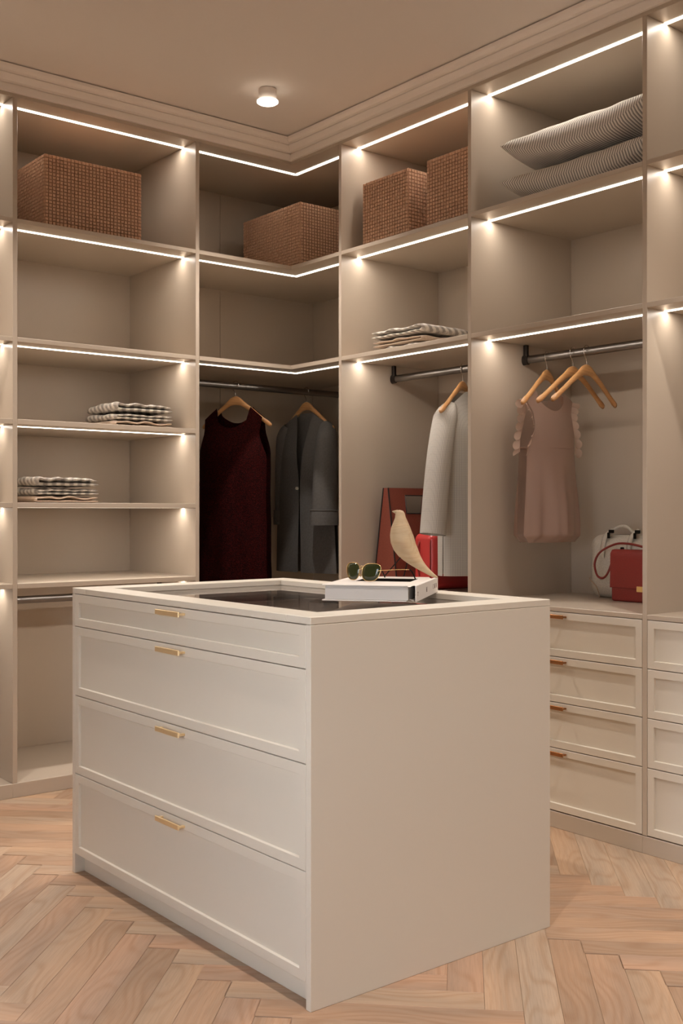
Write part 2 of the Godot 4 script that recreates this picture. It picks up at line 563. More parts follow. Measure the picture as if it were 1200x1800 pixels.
func rod(parent: Node3D, a: Vector3, b: Vector3, shelf_y: float, ends := [true, true]) -> void:
	var st := T()
	var d := (b - a).normalized()
	var side := d.cross(Vector3.UP)
	loft(st, [circle(a, side * 0.0095, Vector3.UP * 0.0170, 20), circle(b, side * 0.0095, Vector3.UP * 0.0170, 20)])
	var r := obj("clothes_rod", st, M.steel, parent)
	for e in 2:
		if not ends[e]: continue
		var p: Vector3 = a if e == 0 else b
		var dd := d if e == 0 else -d
		st = T()
		var c0 := p + dd * 0.014
		loft(st, [circle(p, side * 0.0130, Vector3.UP * 0.0215, 20), circle(p + dd * 0.028, side * 0.0130, Vector3.UP * 0.0215, 20)])
		var w := dd.abs() * 0.009 + side.abs() * 0.009
		box(st, c0 - w, c0 + w + Vector3(0, shelf_y - p.y, 0), 0.002)
		obj("bracket", st, M.rod_end, r)

func wardrobes() -> void:
	var t: Node3D
	var nx := [-3.209, -2.3290, -1.4414, -0.5541]     # left faces of the dividers of the left run, 20 mm thick
	var names := ["tall open shelving bay at the far left, beyond the shelves with folded cloths", "narrow strip of open shelves at the left edge of the picture", "open shelving bay holding two stacks of folded cloths and one wicker basket"]
	for i in 3:
		if i == 0: continue
		var x0: float = nx[i]; var xa := x0 + 0.0203; var x1: float = nx[i + 1]
		t = thing("wardrobe_bay", names[i], "wardrobe", Vector3((x0 + x1) / 2, 0, BACK_Z), "")
		slab("side_panel", Vector3(x0, DECK - 0.0, BACK_Z), Vector3(xa, PAN, 0), M.carcass, t)
		slab("back_panel", Vector3(xa, DECK, BACK_Z - 0.012), Vector3(x1, PAN, BACK_Z), M.carcass, t, 0.0)
		slab("plinth", Vector3(x0, 0, BACK_Z), Vector3(x1, DECK - 0.0003, 0.001), M.carcass, t)
		slab("top_panel", Vector3(x0, PAN, BACK_Z), Vector3(x1, 2.9600, 0), M.carcass, t)
		for s in [S2, S3, S4, S5, S6]:
			slab("shelf", Vector3(xa, s[0], BACK_Z), Vector3(x1, s[1], 0), M.carcass, t)
			led(t, Vector3(xa + 0.001, s[0], -0.115), Vector3(x1 - 0.001, s[0], -0.115), 1.0, 0.0018 if s[0] > 1.4 else 0.0001)
		led(t, Vector3(xa + 0.001, PAN, -0.115), Vector3(x1 - 0.001, PAN, -0.115))
		rod(t, Vector3(xa, 0.803, -0.32), Vector3(x1, 0.803, -0.32), S6[0])
	# corner bay
	t = thing("corner_wardrobe", "L-shaped corner bay with a dark red dress and a grey coat", "wardrobe", Vector3(0, 0, BACK_Z))
	var xd: float = nx[3] + 0.0203
	slab("side_panel", Vector3(nx[3], DECK, BACK_Z), Vector3(xd, PAN, 0), M.carcass, t)
	slab("back_panel", Vector3(xd, DECK, BACK_Z - 0.012), Vector3(-0.0052, PAN, BACK_Z), M.carcass, t, 0.0)
	slab("back_panel", Vector3(-0.003, DECK, BACK_Z - 0.012), Vector3(BACK_X, PAN, BACK_Z), M.carcass, t, 0.0)
	slab("back_panel", Vector3(BACK_X, DECK, BACK_Z), Vector3(BACK_X + 0.012, PAN, 0.3825), M.carcass, t, 0.0)
	for e in [["plinth", 0.0, DECK, 0.001], ["top_panel", PAN, 2.9600, 0.0], ["shelf", S2[0], S2[1], 0.0], ["shelf", S3[0], S3[1], 0.0]]:
		var st := T()
		var inner: bool = e[0] == "shelf"
		lshape(st, xd if inner else nx[3], e[1], e[2], 0.3825, e[3])
		obj(e[0], st, M.carcass, t)
		if e[0] == "plinth": continue
		led(t, Vector3(xd + 0.001, e[1], -0.113), Vector3(0.107, e[1], -0.113), 0.3)
		led(t, Vector3(0.113, e[1], -0.119), Vector3(0.113, e[1], 0.3815), 0.3)
	rod(t, Vector3(xd, 1.852, -0.32), Vector3(BACK_X, 1.852, -0.32), S3[0])
	# right run
	var nz := [0.3825, 1.2379, 2.0966, 2.9553, 3.8140]
	var rn := ["open wardrobe bay with a pale knitted coat and red bags", "open wardrobe bay with bare hangers, a sheer dress and two cushions on top", "wardrobe bay at the right edge of the picture, over a bank of drawers", ""]
	for i in 3:
		var z0: float = nz[i]; var za := z0 + 0.0196; var z1: float = nz[i + 1]
		t = thing("wardrobe_bay", rn[i], "wardrobe", Vector3(BACK_X, 0, (z0 + z1) / 2))
		slab("side_panel", Vector3(0, 0.0632, z0), Vector3(BACK_X, PAN, za), M.carcass, t)
		if i == 2: slab("side_panel", Vector3(0, 0.0632, z1), Vector3(BACK_X, PAN, z1 + 0.0196), M.carcass, t)
		slab("back_panel", Vector3(BACK_X, 0, za), Vector3(BACK_X + 0.012, PAN, z1), M.carcass, t, 0.0)
		slab("plinth", Vector3(0.0, 0, z0), Vector3(0.02, 0.0615, z1), M.carcass, t)
		slab("bottom_panel", Vector3(0.022, 0.045, za), Vector3(BACK_X, 0.0632, z1), M.carcass, t)
		slab("top_panel", Vector3(0, PAN, z0), Vector3(BACK_X, 2.9600, z1), M.carcass, t)
		for s in [S2, S3]:
			slab("shelf", Vector3(0, s[0], za), Vector3(BACK_X, s[1], z1), M.carcass, t)
			led(t, Vector3(0.108, s[0], za + 0.001), Vector3(0.108, s[0], z1 - 0.001))
		led(t, Vector3(0.108, PAN, za + 0.001), Vector3(0.108, PAN, z1 - 0.001))
		slab("shelf", Vector3(0, 0.8225, za), Vector3(BACK_X, 0.8400, z1), M.carcass, t)
		rod(t, Vector3(0.32, 1.852, za), Vector3(0.32, 1.852, z1), S3[0])
		var seams := [0.0645, 0.3030, 0.4770, 0.6500, 0.8215]
		for k in 4:
			var d := drawer(t, 0.0, seams[k] + 0.0015, seams[k + 1] - 0.0015, za + 0.0015, z1 - 0.0015, 0.0265, 0.0085)
			handle(d, 0.0, seams[k + 1] - 0.017, (za + z1) / 2, 0.080, M.bronze)

func lshape(st: SurfaceTool, x0: float, y0: float, y1: float, z1: float, grow: float) -> void:
	# an L-shaped board: along x at the back, along z at the right
	var p := [Vector2(x0, grow), Vector2(-grow, grow), Vector2(-grow, z1), Vector2(BACK_X, z1), Vector2(BACK_X, BACK_Z), Vector2(x0, BACK_Z)]
	for i in 6:
		var a: Vector2 = p[i]; var b: Vector2 = p[(i + 1) % 6]
		var n := Vector2(-(b.y - a.y), b.x - a.x)
		face(st, Vector3(a.x, y0, a.y), Vector3(b.x, y0, b.y), Vector3(b.x, y1, b.y), Vector3(a.x, y1, a.y), Vector3(n.x, 0, n.y))
	for e in [[y0, -1.0], [y1, 1.0]]:
		var y: float = e[0]; var up := Vector3(0, e[1], 0)
		face(st, Vector3(p[0].x, y, p[0].y), Vector3(p[1].x, y, p[1].y), Vector3(p[1].x, y, BACK_Z), Vector3(p[5].x, y, BACK_Z), up)
		face(st, Vector3(p[1].x, y, BACK_Z), Vector3(p[4].x, y, BACK_Z), Vector3(p[3].x, y, p[3].y), Vector3(p[2].x, y, p[2].y), up)

# a shaker drawer front facing -x
func drawer(parent: Node3D, x: float, y0: float, y1: float, z0: float, z1: float, fw: float, dep: float, m: Material = null) -> MeshInstance3D:
	var st := T()
	var c := 0.0012; var th := 0.019
	var out := Vector3(-1, 0, 0)
	var R := func(xx: float, i: float) -> Array: return [Vector3(xx, y0 + i, z0 + i), Vector3(xx, y1 - i, z0 + i), Vector3(xx, y1 - i, z1 - i), Vector3(xx, y0 + i, z1 - i)]
	var rings := [R.call(x + th, 0.0), R.call(x + c, 0.0), R.call(x, c), R.call(x, fw), R.call(x + 0.001, fw + 0.0008), R.call(x + dep, fw + 0.002)]
	var mid := Vector3(x, (y0 + y1) / 2, (z0 + z1) / 2)
	for k in rings.size() - 1:
		for e in 4:
			var f := (e + 1) % 4
			var a: Vector3 = rings[k][e]; var b: Vector3 = rings[k][f]
			var away := (a + b) / 2 - mid; away.x = 0
			away = away.normalized()
			var n := out
			if k < 2: n = out * (0.0 if k == 0 else 1.0) + away
			elif k > 2: n = -away + out * 0.3
			face(st, a, b, rings[k + 1][f], rings[k + 1][e], n)
	var l: Array = rings[rings.size() - 1]
	face(st, l[0], l[1], l[2], l[3], out)
	var bk: Array = rings[0]
	face(st, bk[0], bk[1], bk[2], bk[3], -out)
	return obj("drawer", st, m if m else M.paint, parent)

func handle(parent: Node3D, x: float, y: float, z: float, half: float, m: Material) -> void:
	var st := T()
	box(st, Vector3(x - 0.0225, y - 0.0075, z - half), Vector3(x - 0.0175, y + 0.0075, z + half), 0.0012)
	for s in [-1, 1]:
		var zc: float = z + s * (half - 0.006)
		box(st, Vector3(x - 0.018, y - 0.003, zc - 0.006), Vector3(x + 0.0005, y + 0.003, zc + 0.006), 0.0006)
	obj("handle", st, m, parent)

# ---------------------------------------------------------------- island
const IX0 := -1.6495
const IX1 := -0.7814
const IZ0 := 1.027
const IZ1 := 2.3454
const ITOP := 0.9476

func island() -> void:
	var t := thing("island_cabinet", "cream island cabinet with four shaker drawers in the middle of the floor", "cabinet", Vector3((IX0 + IX1) / 2, 0, (IZ0 + IZ1) / 2))
	slab("side_panel", Vector3(IX0, 0, IZ1 - 0.0195), Vector3(IX1, 0.9285, IZ1), M.paint, t)
	slab("side_panel", Vector3(IX0, 0, IZ0), Vector3(IX1, 0.9285, IZ0 + 0.0195), M.paint, t)
	var za := IZ0 + 0.0195; var zb := IZ1 - 0.0195
	slab("back_panel", Vector3(IX1 - 0.019, 0, za), Vector3(IX1, 0.9285, zb), M.paint, t)
	slab("kick_board", Vector3(IX0 + 0.034, 0, za), Vector3(IX0 + 0.052, 0.0635, zb), M.paint, t)
	slab("bottom_panel", Vector3(IX0 + 0.020, 0.0640, za), Vector3(IX1 - 0.019, 0.082, zb), M.paint, t)
	slab("display_floor", Vector3(IX0 + 0.020, 0.852, za), Vector3(IX1 - 0.019, 0.862, zb), M.felt_dark, t)
	for k in 4:
		var z := lerpf(za + 0.1, zb - 0.1, (k + 0.5) / 4.0) + 0.12
		slab("divider", Vector3(IX0 + 0.1, 0.862, z - 0.004), Vector3(IX1 - 0.1, 0.900, z + 0.004), M.felt, t)
	for k in 3:
		var x := lerpf(IX0 + 0.12, IX1 - 0.12, (k + 0.5) / 3.0)
		slab("divider", Vector3(x - 0.004, 0.862, za + 0.55), Vector3(x + 0.004, 0.899, zb - 0.01), M.felt, t)
	var seams := [0.0640, 0.3320, 0.5910, 0.8205, 0.9285]
	var hy := [0.3135, 0.573, 0.804, 0.9115]
	for k in 4:
		var d := drawer(t, IX0, seams[k] + 0.0012, seams[k + 1] - 0.0012 - (0.0006 if k == 3 else 0.0), za + 0.001, zb - 0.001, 0.0262, 0.0075)
		handle(d, IX0, hy[k], 1.692, 0.067, M.brass)
	# worktop: four rails round a sunken pane
	t = thing("island_worktop", "cream frame worktop with a sunken glass pane on the island", "worktop", Vector3((IX0 + IX1) / 2, 0.929, (IZ0 + IZ1) / 2))
	var y0 := 0.9292
	var xi0 := -1.5525; var xi1 := -0.871; var zi0 := 1.129; var zi1 := 2.246
	slab("rail", Vector3(IX0, y0, zi1), Vector3(IX1, ITOP, IZ1), M.paint, t)
	slab("rail", Vector3(IX0, y0, IZ0), Vector3(IX1, ITOP, zi0), M.paint, t)
	slab("rail", Vector3(IX0, y0, zi0 + 0.0004), Vector3(xi0, ITOP, zi1 - 0.0004), M.paint, t)
	slab("rail", Vector3(xi1, y0, zi0 + 0.0004), Vector3(IX1, ITOP, zi1 - 0.0004), M.paint, t)
	slab("pane", Vector3(xi0 - 0.010, 0.9230, zi0 - 0.010), Vector3(xi1 + 0.010, 0.9290, zi1 + 0.010), M.glass, t, 0.0)
	var st := T()
	var w := 0.012
	box(st, Vector3(xi0 - w, 0.9045, zi0 - w), Vector3(xi1 + w, 0.9226, zi0), 0.0); box(st, Vector3(xi0 - w, 0.9045, zi1), Vector3(xi1 + w, 0.9226, zi1 + w), 0.0)
	box(st, Vector3(xi0 - w, 0.9045, zi0), Vector3(xi0, 0.9226, zi1), 0.0); box(st, Vector3(xi1, 0.9045, zi0), Vector3(xi1 + w, 0.9226, zi1), 0.0)
	obj("frame_lip", st, M.paint, t)

# ---------------------------------------------------------------- ceiling lamps
func ceiling_lamps() -> void:
	var first := true
	for p in [Vector2(-0.494, 0.504), Vector2(-0.494, 2.85), Vector2(-1.86, 0.504), Vector2(-1.86, 2.85), Vector2(-0.494, 4.6), Vector2(-1.86, 4.6)]:  # first lamp is in view; the rest are unseen, placed to light bays and island
		var t := thing("ceiling_lamp", "small round surface-mounted ceiling lamp, lit, near the corner" if first else "round surface-mounted ceiling lamp outside the picture", "lamp", Vector3(p.x, CEIL, p.y), "" if first else "ceiling lamps outside the picture")
		first = false
		O = Vector3.ZERO
		var st := T()
		loft(st, [circle(Vector3(0, -0.004, 0), Vector3(0.040, 0, 0), Vector3(0, 0, 0.040), 32), circle(Vector3(0, -0.050, 0), Vector3(0.040, 0, 0), Vector3(0, 0, 0.040), 32), circle(Vector3(0, -0.052, 0), Vector3(0.038, 0, 0), Vector3(0, 0, 0.038), 32)])
		loft(st, [circle(Vector3.ZERO, Vector3(0.036, 0, 0), Vector3(0, 0, 0.036), 32), circle(Vector3(0, -0.004, 0), Vector3(0.036, 0, 0), Vector3(0, 0, 0.036), 32)])
		obj("housing", st, M.can, t)
		st = T()
		loft(st, [circle(Vector3(0, -0.0522, 0), Vector3(0.047, 0, 0), Vector3(0, 0, 0.047), 32), circle(Vector3(0, -0.058, 0), Vector3(0.047, 0, 0), Vector3(0, 0, 0.047), 32), circle(Vector3(0, -0.063, 0), Vector3(0.040, 0, 0), Vector3(0, 0, 0.040), 32), circle(Vector3(0, -0.0655, 0), Vector3(0.022, 0, 0), Vector3(0, 0, 0.022), 32)])
		obj("lamp_lens", st, M.lens, t)
		var l := SpotLight3D.new(); l.name = "lamp_light"
		l.position = Vector3(0, -0.085, 0); l.rotation = Vector3(-PI / 2, 0, 0)
		l.spot_angle = 52.0; l.spot_angle_attenuation = 0.9; l.spot_range = 12.0; l.spot_attenuation = 2.0
		l.light_size = 0.04; l.light_energy = CAN_E; l.light_color = CAN_COLOR
		l.shadow_enabled = true
		t.add_child(l, true)

# ---------------------------------------------------------------- baskets
func weave_face(st: SurfaceTool, o: Vector3, ux: Vector3, uy: Vector3, n: Vector3, w: float, h: float) -> void:
	# interlaced strips: over-and-under pillows on a chequered grid
	var nx := int(round(w / 0.0172)); var ny := int(round(h / 0.0155))
	var cw := w / nx; var ch := h / ny
	for i in nx:
		for j in ny:
			var c := o + ux * ((i + 0.5) * cw) + uy * ((j + 0.5) * ch)
			var horizontal := (i + j) % 2 == 0
			var a := cw * (0.48 if horizontal else 0.42); var b := ch * (0.42 if horizontal else 0.48)
			var top := 0.0034 if horizontal else 0.0028
			var lo := -0.006
			var ring0 := [c - ux * a - uy * b, c + ux * a - uy * b, c + ux * a + uy * b, c - ux * a + uy * b]
			var k := 0.84
			var ring1 := []
			for p in ring0:
				var d: Vector3 = p - c
				ring1.append(c + d * k + n * top)
			for e in 4:
				var f := (e + 1) % 4
				face(st, ring0[e] + n * lo, ring0[f] + n * lo, ring1[f], ring1[e], n + (ring0[e] + ring0[f] - 2.0 * c).normalized())
			face(st, ring1[0], ring1[1], ring1[2], ring1[3], n)

func basket(w: float, h: float, d: float, label: String, at: Vector3) -> Node3D:
	var t := local_thing("wicker_basket", label, "basket", at, 0.0, "")
	var st := T(); box(st, Vector3(-w / 2 + 0.010, 0.0, -d / 2 + 0.010), Vector3(w / 2 - 0.010, h - 0.010, d / 2 - 0.010), 0.004)
	obj("liner", st, M.weave, t)
	st = T()
	weave_face(st, Vector3(-w / 2 + 0.003, 0.001, d / 2 - 0.003), Vector3.RIGHT, Vector3.UP, Vector3.BACK, w - 0.006, h - 0.002)
	weave_face(st, Vector3(w / 2 - 0.003, 0.001, -d / 2 + 0.003), Vector3.LEFT, Vector3.UP, Vector3.FORWARD, w - 0.006, h - 0.002)
	weave_face(st, Vector3(-w / 2 + 0.003, 0.001, -d / 2 + 0.003), Vector3.BACK, Vector3.UP, Vector3.LEFT, d - 0.006, h - 0.002)
	weave_face(st, Vector3(w / 2 - 0.003, 0.001, d / 2 - 0.003), Vector3.FORWARD, Vector3.UP, Vector3.RIGHT, d - 0.006, h - 0.002)
	weave_face(st, Vector3(-w / 2 + 0.003, h - 0.003, d / 2 - 0.003), Vector3.RIGHT, Vector3.FORWARD, Vector3.UP, w - 0.006, d - 0.006)
	var o := obj("woven_strips", st, M.weave, t)
	o.set_meta("kind", "stuff")
	return t

func baskets() -> void:
	var y: float = S2[1] + 0.0005
	basket(0.472, 0.321, 0.37, "woven brown basket alone on the top left shelf", Vector3(-1.0385, y, -0.065 - 0.185))
	basket(0.34, 0.322, 0.516, "woven brown basket on the top shelf of the corner bay", Vector3(0.03 + 0.17, y, -0.223))
	basket(0.46, 0.319, 0.323, "left one of two woven baskets side by side above the folded cloths", Vector3(0.085 + 0.23, y, 0.6175))
	basket(0.46, 0.319, 0.323, "right one of two woven baskets, partly hidden by the wardrobe divider", Vector3(0.085 + 0.23, y, 0.898 + 0.1615))

# ---------------------------------------------------------------- cushions
func cushion(label: String, at: Vector3, a: float, b: float, up: float, down: float, lift: float) -> void:
	var t := local_thing("cushion", label, "cushion", at, 0.0, "ribbed grey cushions")
	var ribs := 58
	var n := noise(1.4, int(at.y * 100), 2)
	var st := T()
	for side in [1.0, -1.0]:
		var fn := func(u: float, v: float) -> Vector3:
			var s := u * 2 - 1; var r := v * 2 - 1
			var x := a * r * (1.0 - 0.07 * (1.0 - s * s)); var z := b * s * (1.0 - 0.06 * (1.0 - r * r))
			var e := pow(maxf((1.0 - pow(absf(s), 2.6)) * (1.0 - pow(absf(r), 2.6)), 0.0), 0.40)
			var y: float = side * (up if side > 0 else down) * e
			var ribv := absf(cos(PI * ribs * u - 5.0 * r))
			y += side * 0.0032 * (ribv - 0.5) * minf(1.0, e * 3.0)
			y += n.get_noise_2d(x * 4.0, z * 4.0) * 0.006 * e
			y += lift * pow(absf(s), 2.4) * r * r
			return Vector3(x, y, z)
		st.set_smooth_group(0)
		var nu := ribs * 4; var nv := 30
		var g := []
		for i in nu + 1:
			var row := []
			for j in nv + 1: row.append(fn.call(float(i) / nu, float(j) / nv))
			g.append(row)
		for i in nu:
			for j in nv:
				var id := [[i, j], [i + 1, j], [i + 1, j + 1], [i, j + 1]]
				if side < 0: id = [id[0], id[3], id[2], id[1]]
				for v in [0, 1, 2, 0, 2, 3]:
					var uu: float = float(id[v][0]) / nu; var vv: float = float(id[v][1]) / nv
					st.set_uv(Vector2(uu * ribs + (-5.0 * (vv * 2 - 1)) / PI, vv * 6.0))
					st.add_vertex(g[id[v][0]][id[v][1]])
	obj("cover", st, M.rib, t)

func cushions() -> void:
	var y: float = S2[1]
	cushion("lower of two ribbed grey cushions on the top right shelf", Vector3(0.31, y + 0.068, 1.725), 0.262, 0.352, 0.086, 0.064, 0.036)
	cushion("upper of two ribbed grey cushions on the top right shelf", Vector3(0.31, y + 0.190, 1.728), 0.262, 0.354, 0.130, 0.031, 0.062)

# ---------------------------------------------------------------- folded cloths
func folded(label: String, w: float, d: float, t: float, gap: float, sd: int, m: Material, at: Vector3, turn: float, group: String) -> Node3D:
	# a cloth folded once: fold on the -x side, open edge at +x; layers lie one on the other
	var o := local_thing("folded_cloth", label, "folded cloth", at, turn, group)
	var n := noise(1.0, sd, 2)
	var path := []
	var r := (t + gap) / 2
	for k in 15: path.append(Vector2(lerpf(w / 2, -w / 2 + r, k / 14.0), t / 2 + 2 * r))
	for k in 7: path.append(Vector2(-w / 2 + r - sin(PI * (k + 1) / 8.0) * r, t / 2 + r + cos(PI * (k + 1) / 8.0) * r))
	for k in 15: path.append(Vector2(lerpf(-w / 2 + r, w / 2 + 0.004, k / 14.0), t / 2))
	var rings := []
	for i in path.size():
		var p: Vector2 = path[i]
		var q0: Vector2 = path[maxi(i - 1, 0)]; var q1: Vector2 = path[mini(i + 1, path.size() - 1)]
		var tn := (q1 - q0).normalized(); var nm := Vector2(tn.y, -tn.x)
		var ring := []
		var th := t * (0.55 if i == 0 or i == path.size() - 1 else 1.0)
		var nz := 10
		for side in [1, -1]:
			for k in nz + 1:
				var f := float(k) / nz * 2 - 1
				var z: float = f * side * d / 2
				var edge := sqrt(maxf(0.0, 1.0 - pow(absf(f), 14.0)))
				var off: float = side * th / 2 * maxf(edge, 0.25)
				var wob := n.get_noise_3d(p.x * 9.0, 0.0, z * 5.0) * 0.012 * smoothstep(0.0, 0.03, p.y)
				ring.append(Vector3(p.x + nm.x * off, maxf(p.y + nm.y * off + wob, 0.0003), z + n.get_noise_2d(p.x * 6.0 + p.y * 90.0, 3.0) * 0.006))
		rings.append(ring)
	var st := T()
	loft(st, rings)
	obj("cloth", st, m, o)
	return o

func folded_stacks() -> void:
	var d := 0.33
	var items := [["cream folded cloth, bottom of the stack on the %s", M.cream_cloth, 0.0140, 0.0020], ["lower striped cloth of the stack on the %s", M.stripe, 0.0140, 0.0022], ["upper striped cloth of the stack on the %s", M.stripe, 0.0170, 0.0030]]
	var spots := [[Vector3(-0.770, S4[1], -0.1 - d / 2), "higher left shelf"], [Vector3(-1.150, S5[1], -0.1 - d / 2), "lower left shelf"]]
	for s in spots:
		var y := 0.0005
		for k in 3:
			var e: Array = items[k]
			folded(e[0] % s[1], 0.288 - 0.004 * k, d - 0.008 * k, e[2], e[3], 40 + k, e[1], s[0] + Vector3(0.003 * k, y, 0.002 * k), 0.0, "folded cloths on the left shelves")
			y += 2 * e[2] + e[3] + 0.0052 + (0.004 if k > 0 else 0.0)
	# stack under the two baskets: open edges face the room
	var items2 := [["grey striped folded cloth at the bottom of the stack under the two baskets", M.stripe, 0.0135, 0.0015], ["cream folded cloth in the middle of the stack under the two baskets", M.cream_cloth, 0.0135, 0.0025], ["grey striped folded cloth on top of the stack under the two baskets", M.stripe, 0.0185, 0.0030]]
	var yy := 0.0005
	for k in 3:
		var e: Array = items2[k]
		folded(e[0], 0.315 + 0.012 * k, 0.30, e[2], e[3], 50 + k, e[1], Vector3(0.1 + 0.15, S3[1] + yy, 0.688 - 0.004 * k), PI / 2, "folded cloths under the two baskets")
		yy += 2 * e[2] + e[3] + 0.0052 + (0.004 if k > 0 else 0.0)

# ---------------------------------------------------------------- clothes
func hanger_at(label: String, at: Vector3, turn: float, group := "") -> Node3D:
	if hanger0 != null: return copy(hanger0, label, at, turn, group)
	# origin at the centre of the rod; arms along local x
	var t := local_thing("clothes_hanger", label, "hanger", at, turn, group)
	var st := T()
	var rings := []
	var prof := [[-0.213, -0.2125, 0.004, 0.004], [-0.205, -0.2105, 0.012, 0.010], [-0.185, -0.199, 0.0145, 0.011], [-0.178, -0.194, 0.0125, 0.010], [-0.14, -0.166, 0.0125, 0.009], [-0.09, -0.128, 0.0135, 0.009], [-0.055, -0.105, 0.0155, 0.009], [-0.03, -0.088, 0.020, 0.009], [-0.012, -0.0825, 0.0225, 0.009], [0.0, -0.0815, 0.023, 0.009]]
	var full := prof.duplicate()
	for k in range(prof.size() - 2, -1, -1): full.append([-prof[k][0], prof[k][1], prof[k][2], prof[k][3]])
	for e in full:
		var bow: float = -0.22 * e[0] * e[0]
		rings.append(circle(Vector3(e[0], e[1], bow), Vector3(0, e[2], 0), Vector3(0, 0, e[3]), 14))
	loft(st, rings)
	obj("wooden_arms", st, M.beech, t)
	st = T()
	var pts := []
	for k in 15:
		var a := lerpf(-0.35 * PI, 0.95 * PI, k / 14.0)
		pts.append(Vector3(-cos(a) * 0.0185 , sin(a) * 0.0190, 0))
	pts.reverse()
	pts = [Vector3(0.0, -0.062, 0)] + [Vector3(0.0, -0.048, 0), Vector3(-0.006, -0.034, 0), Vector3(-0.0165, -0.020, 0)] + pts.slice(0, 0) + hook_arc()
	tube(st, spline(pts, 3), 0.0017, 6)
	obj("hook", st, M.chrome, t)
	hanger0 = t
	return t

var hanger0: Node3D

func hook_arc() -> Array:
	var r := []
	for k in 9:
		var a := lerpf(PI * 1.12, -0.12 * PI, k / 8.0)
		r.append(Vector3(cos(a) * 0.0195, sin(a) * 0.0190, 0))
	return r

# cloth panel between two side curves. P holds: top(x) height, hem, wid(v), full(v), th(v), fold(x, v)
func panel(st: SurfaceTool, front: float, P: Dictionary, u0 := -1.0, u1 := 1.0, nu := 40, nv := 60) -> void:
	var fn := func(a: float, v: float) -> Vector3:
		var w: float = P.wid.call(v)
		var inner: float = P.inner.call(v) if P.has("inner") else 0.0
		var x: float = lerpf(u0 * w if u0 != 0.0 else signf(u1) * inner, u1 * w, a)
		var full: float = P.full.call(v)
		var y: float = lerpf(P.top.call(x, front), P.hem, v)
		var vy := clampf((y - P.y0) / (P.hem - P.y0), 0.0, 1.0)
		full = maxf(P.full.call(vy), absf(x))
		var z: float = front * P.th.call(vy) * sqrt(maxf(0.0, 1.0 - pow(x / full, 2.0)))
		z += P.fold.call(x, vy, front)
		return Vector3(x + P.get("lean", 0.0) * v, y, z)
	sheet(st, nu, nv, fn, Vector3(0, 0, front))

func sleeve(st: SurfaceTool, pts: Array, radii: Array, n := 24) -> void:
	var sp := spline(pts, 5)
	var rings := []
	for i in sp.size():
		var f := float(i) / (sp.size() - 1) * (radii.size() - 1)
		var k := mini(int(f), radii.size() - 2)
		var r: Vector2 = (radii[k] as Vector2).lerp(radii[k + 1], f - k)
		var d: Vector3 = (sp[mini(i + 1, sp.size() - 1)] - sp[maxi(i - 1, 0)]).normalized()
		var ax := Vector3(0, 0, 1)
		var side := d.cross(ax).normalized()
		rings.append(circle(sp[i], side * r.x, ax * r.y, n))
	loft(st, rings, false)

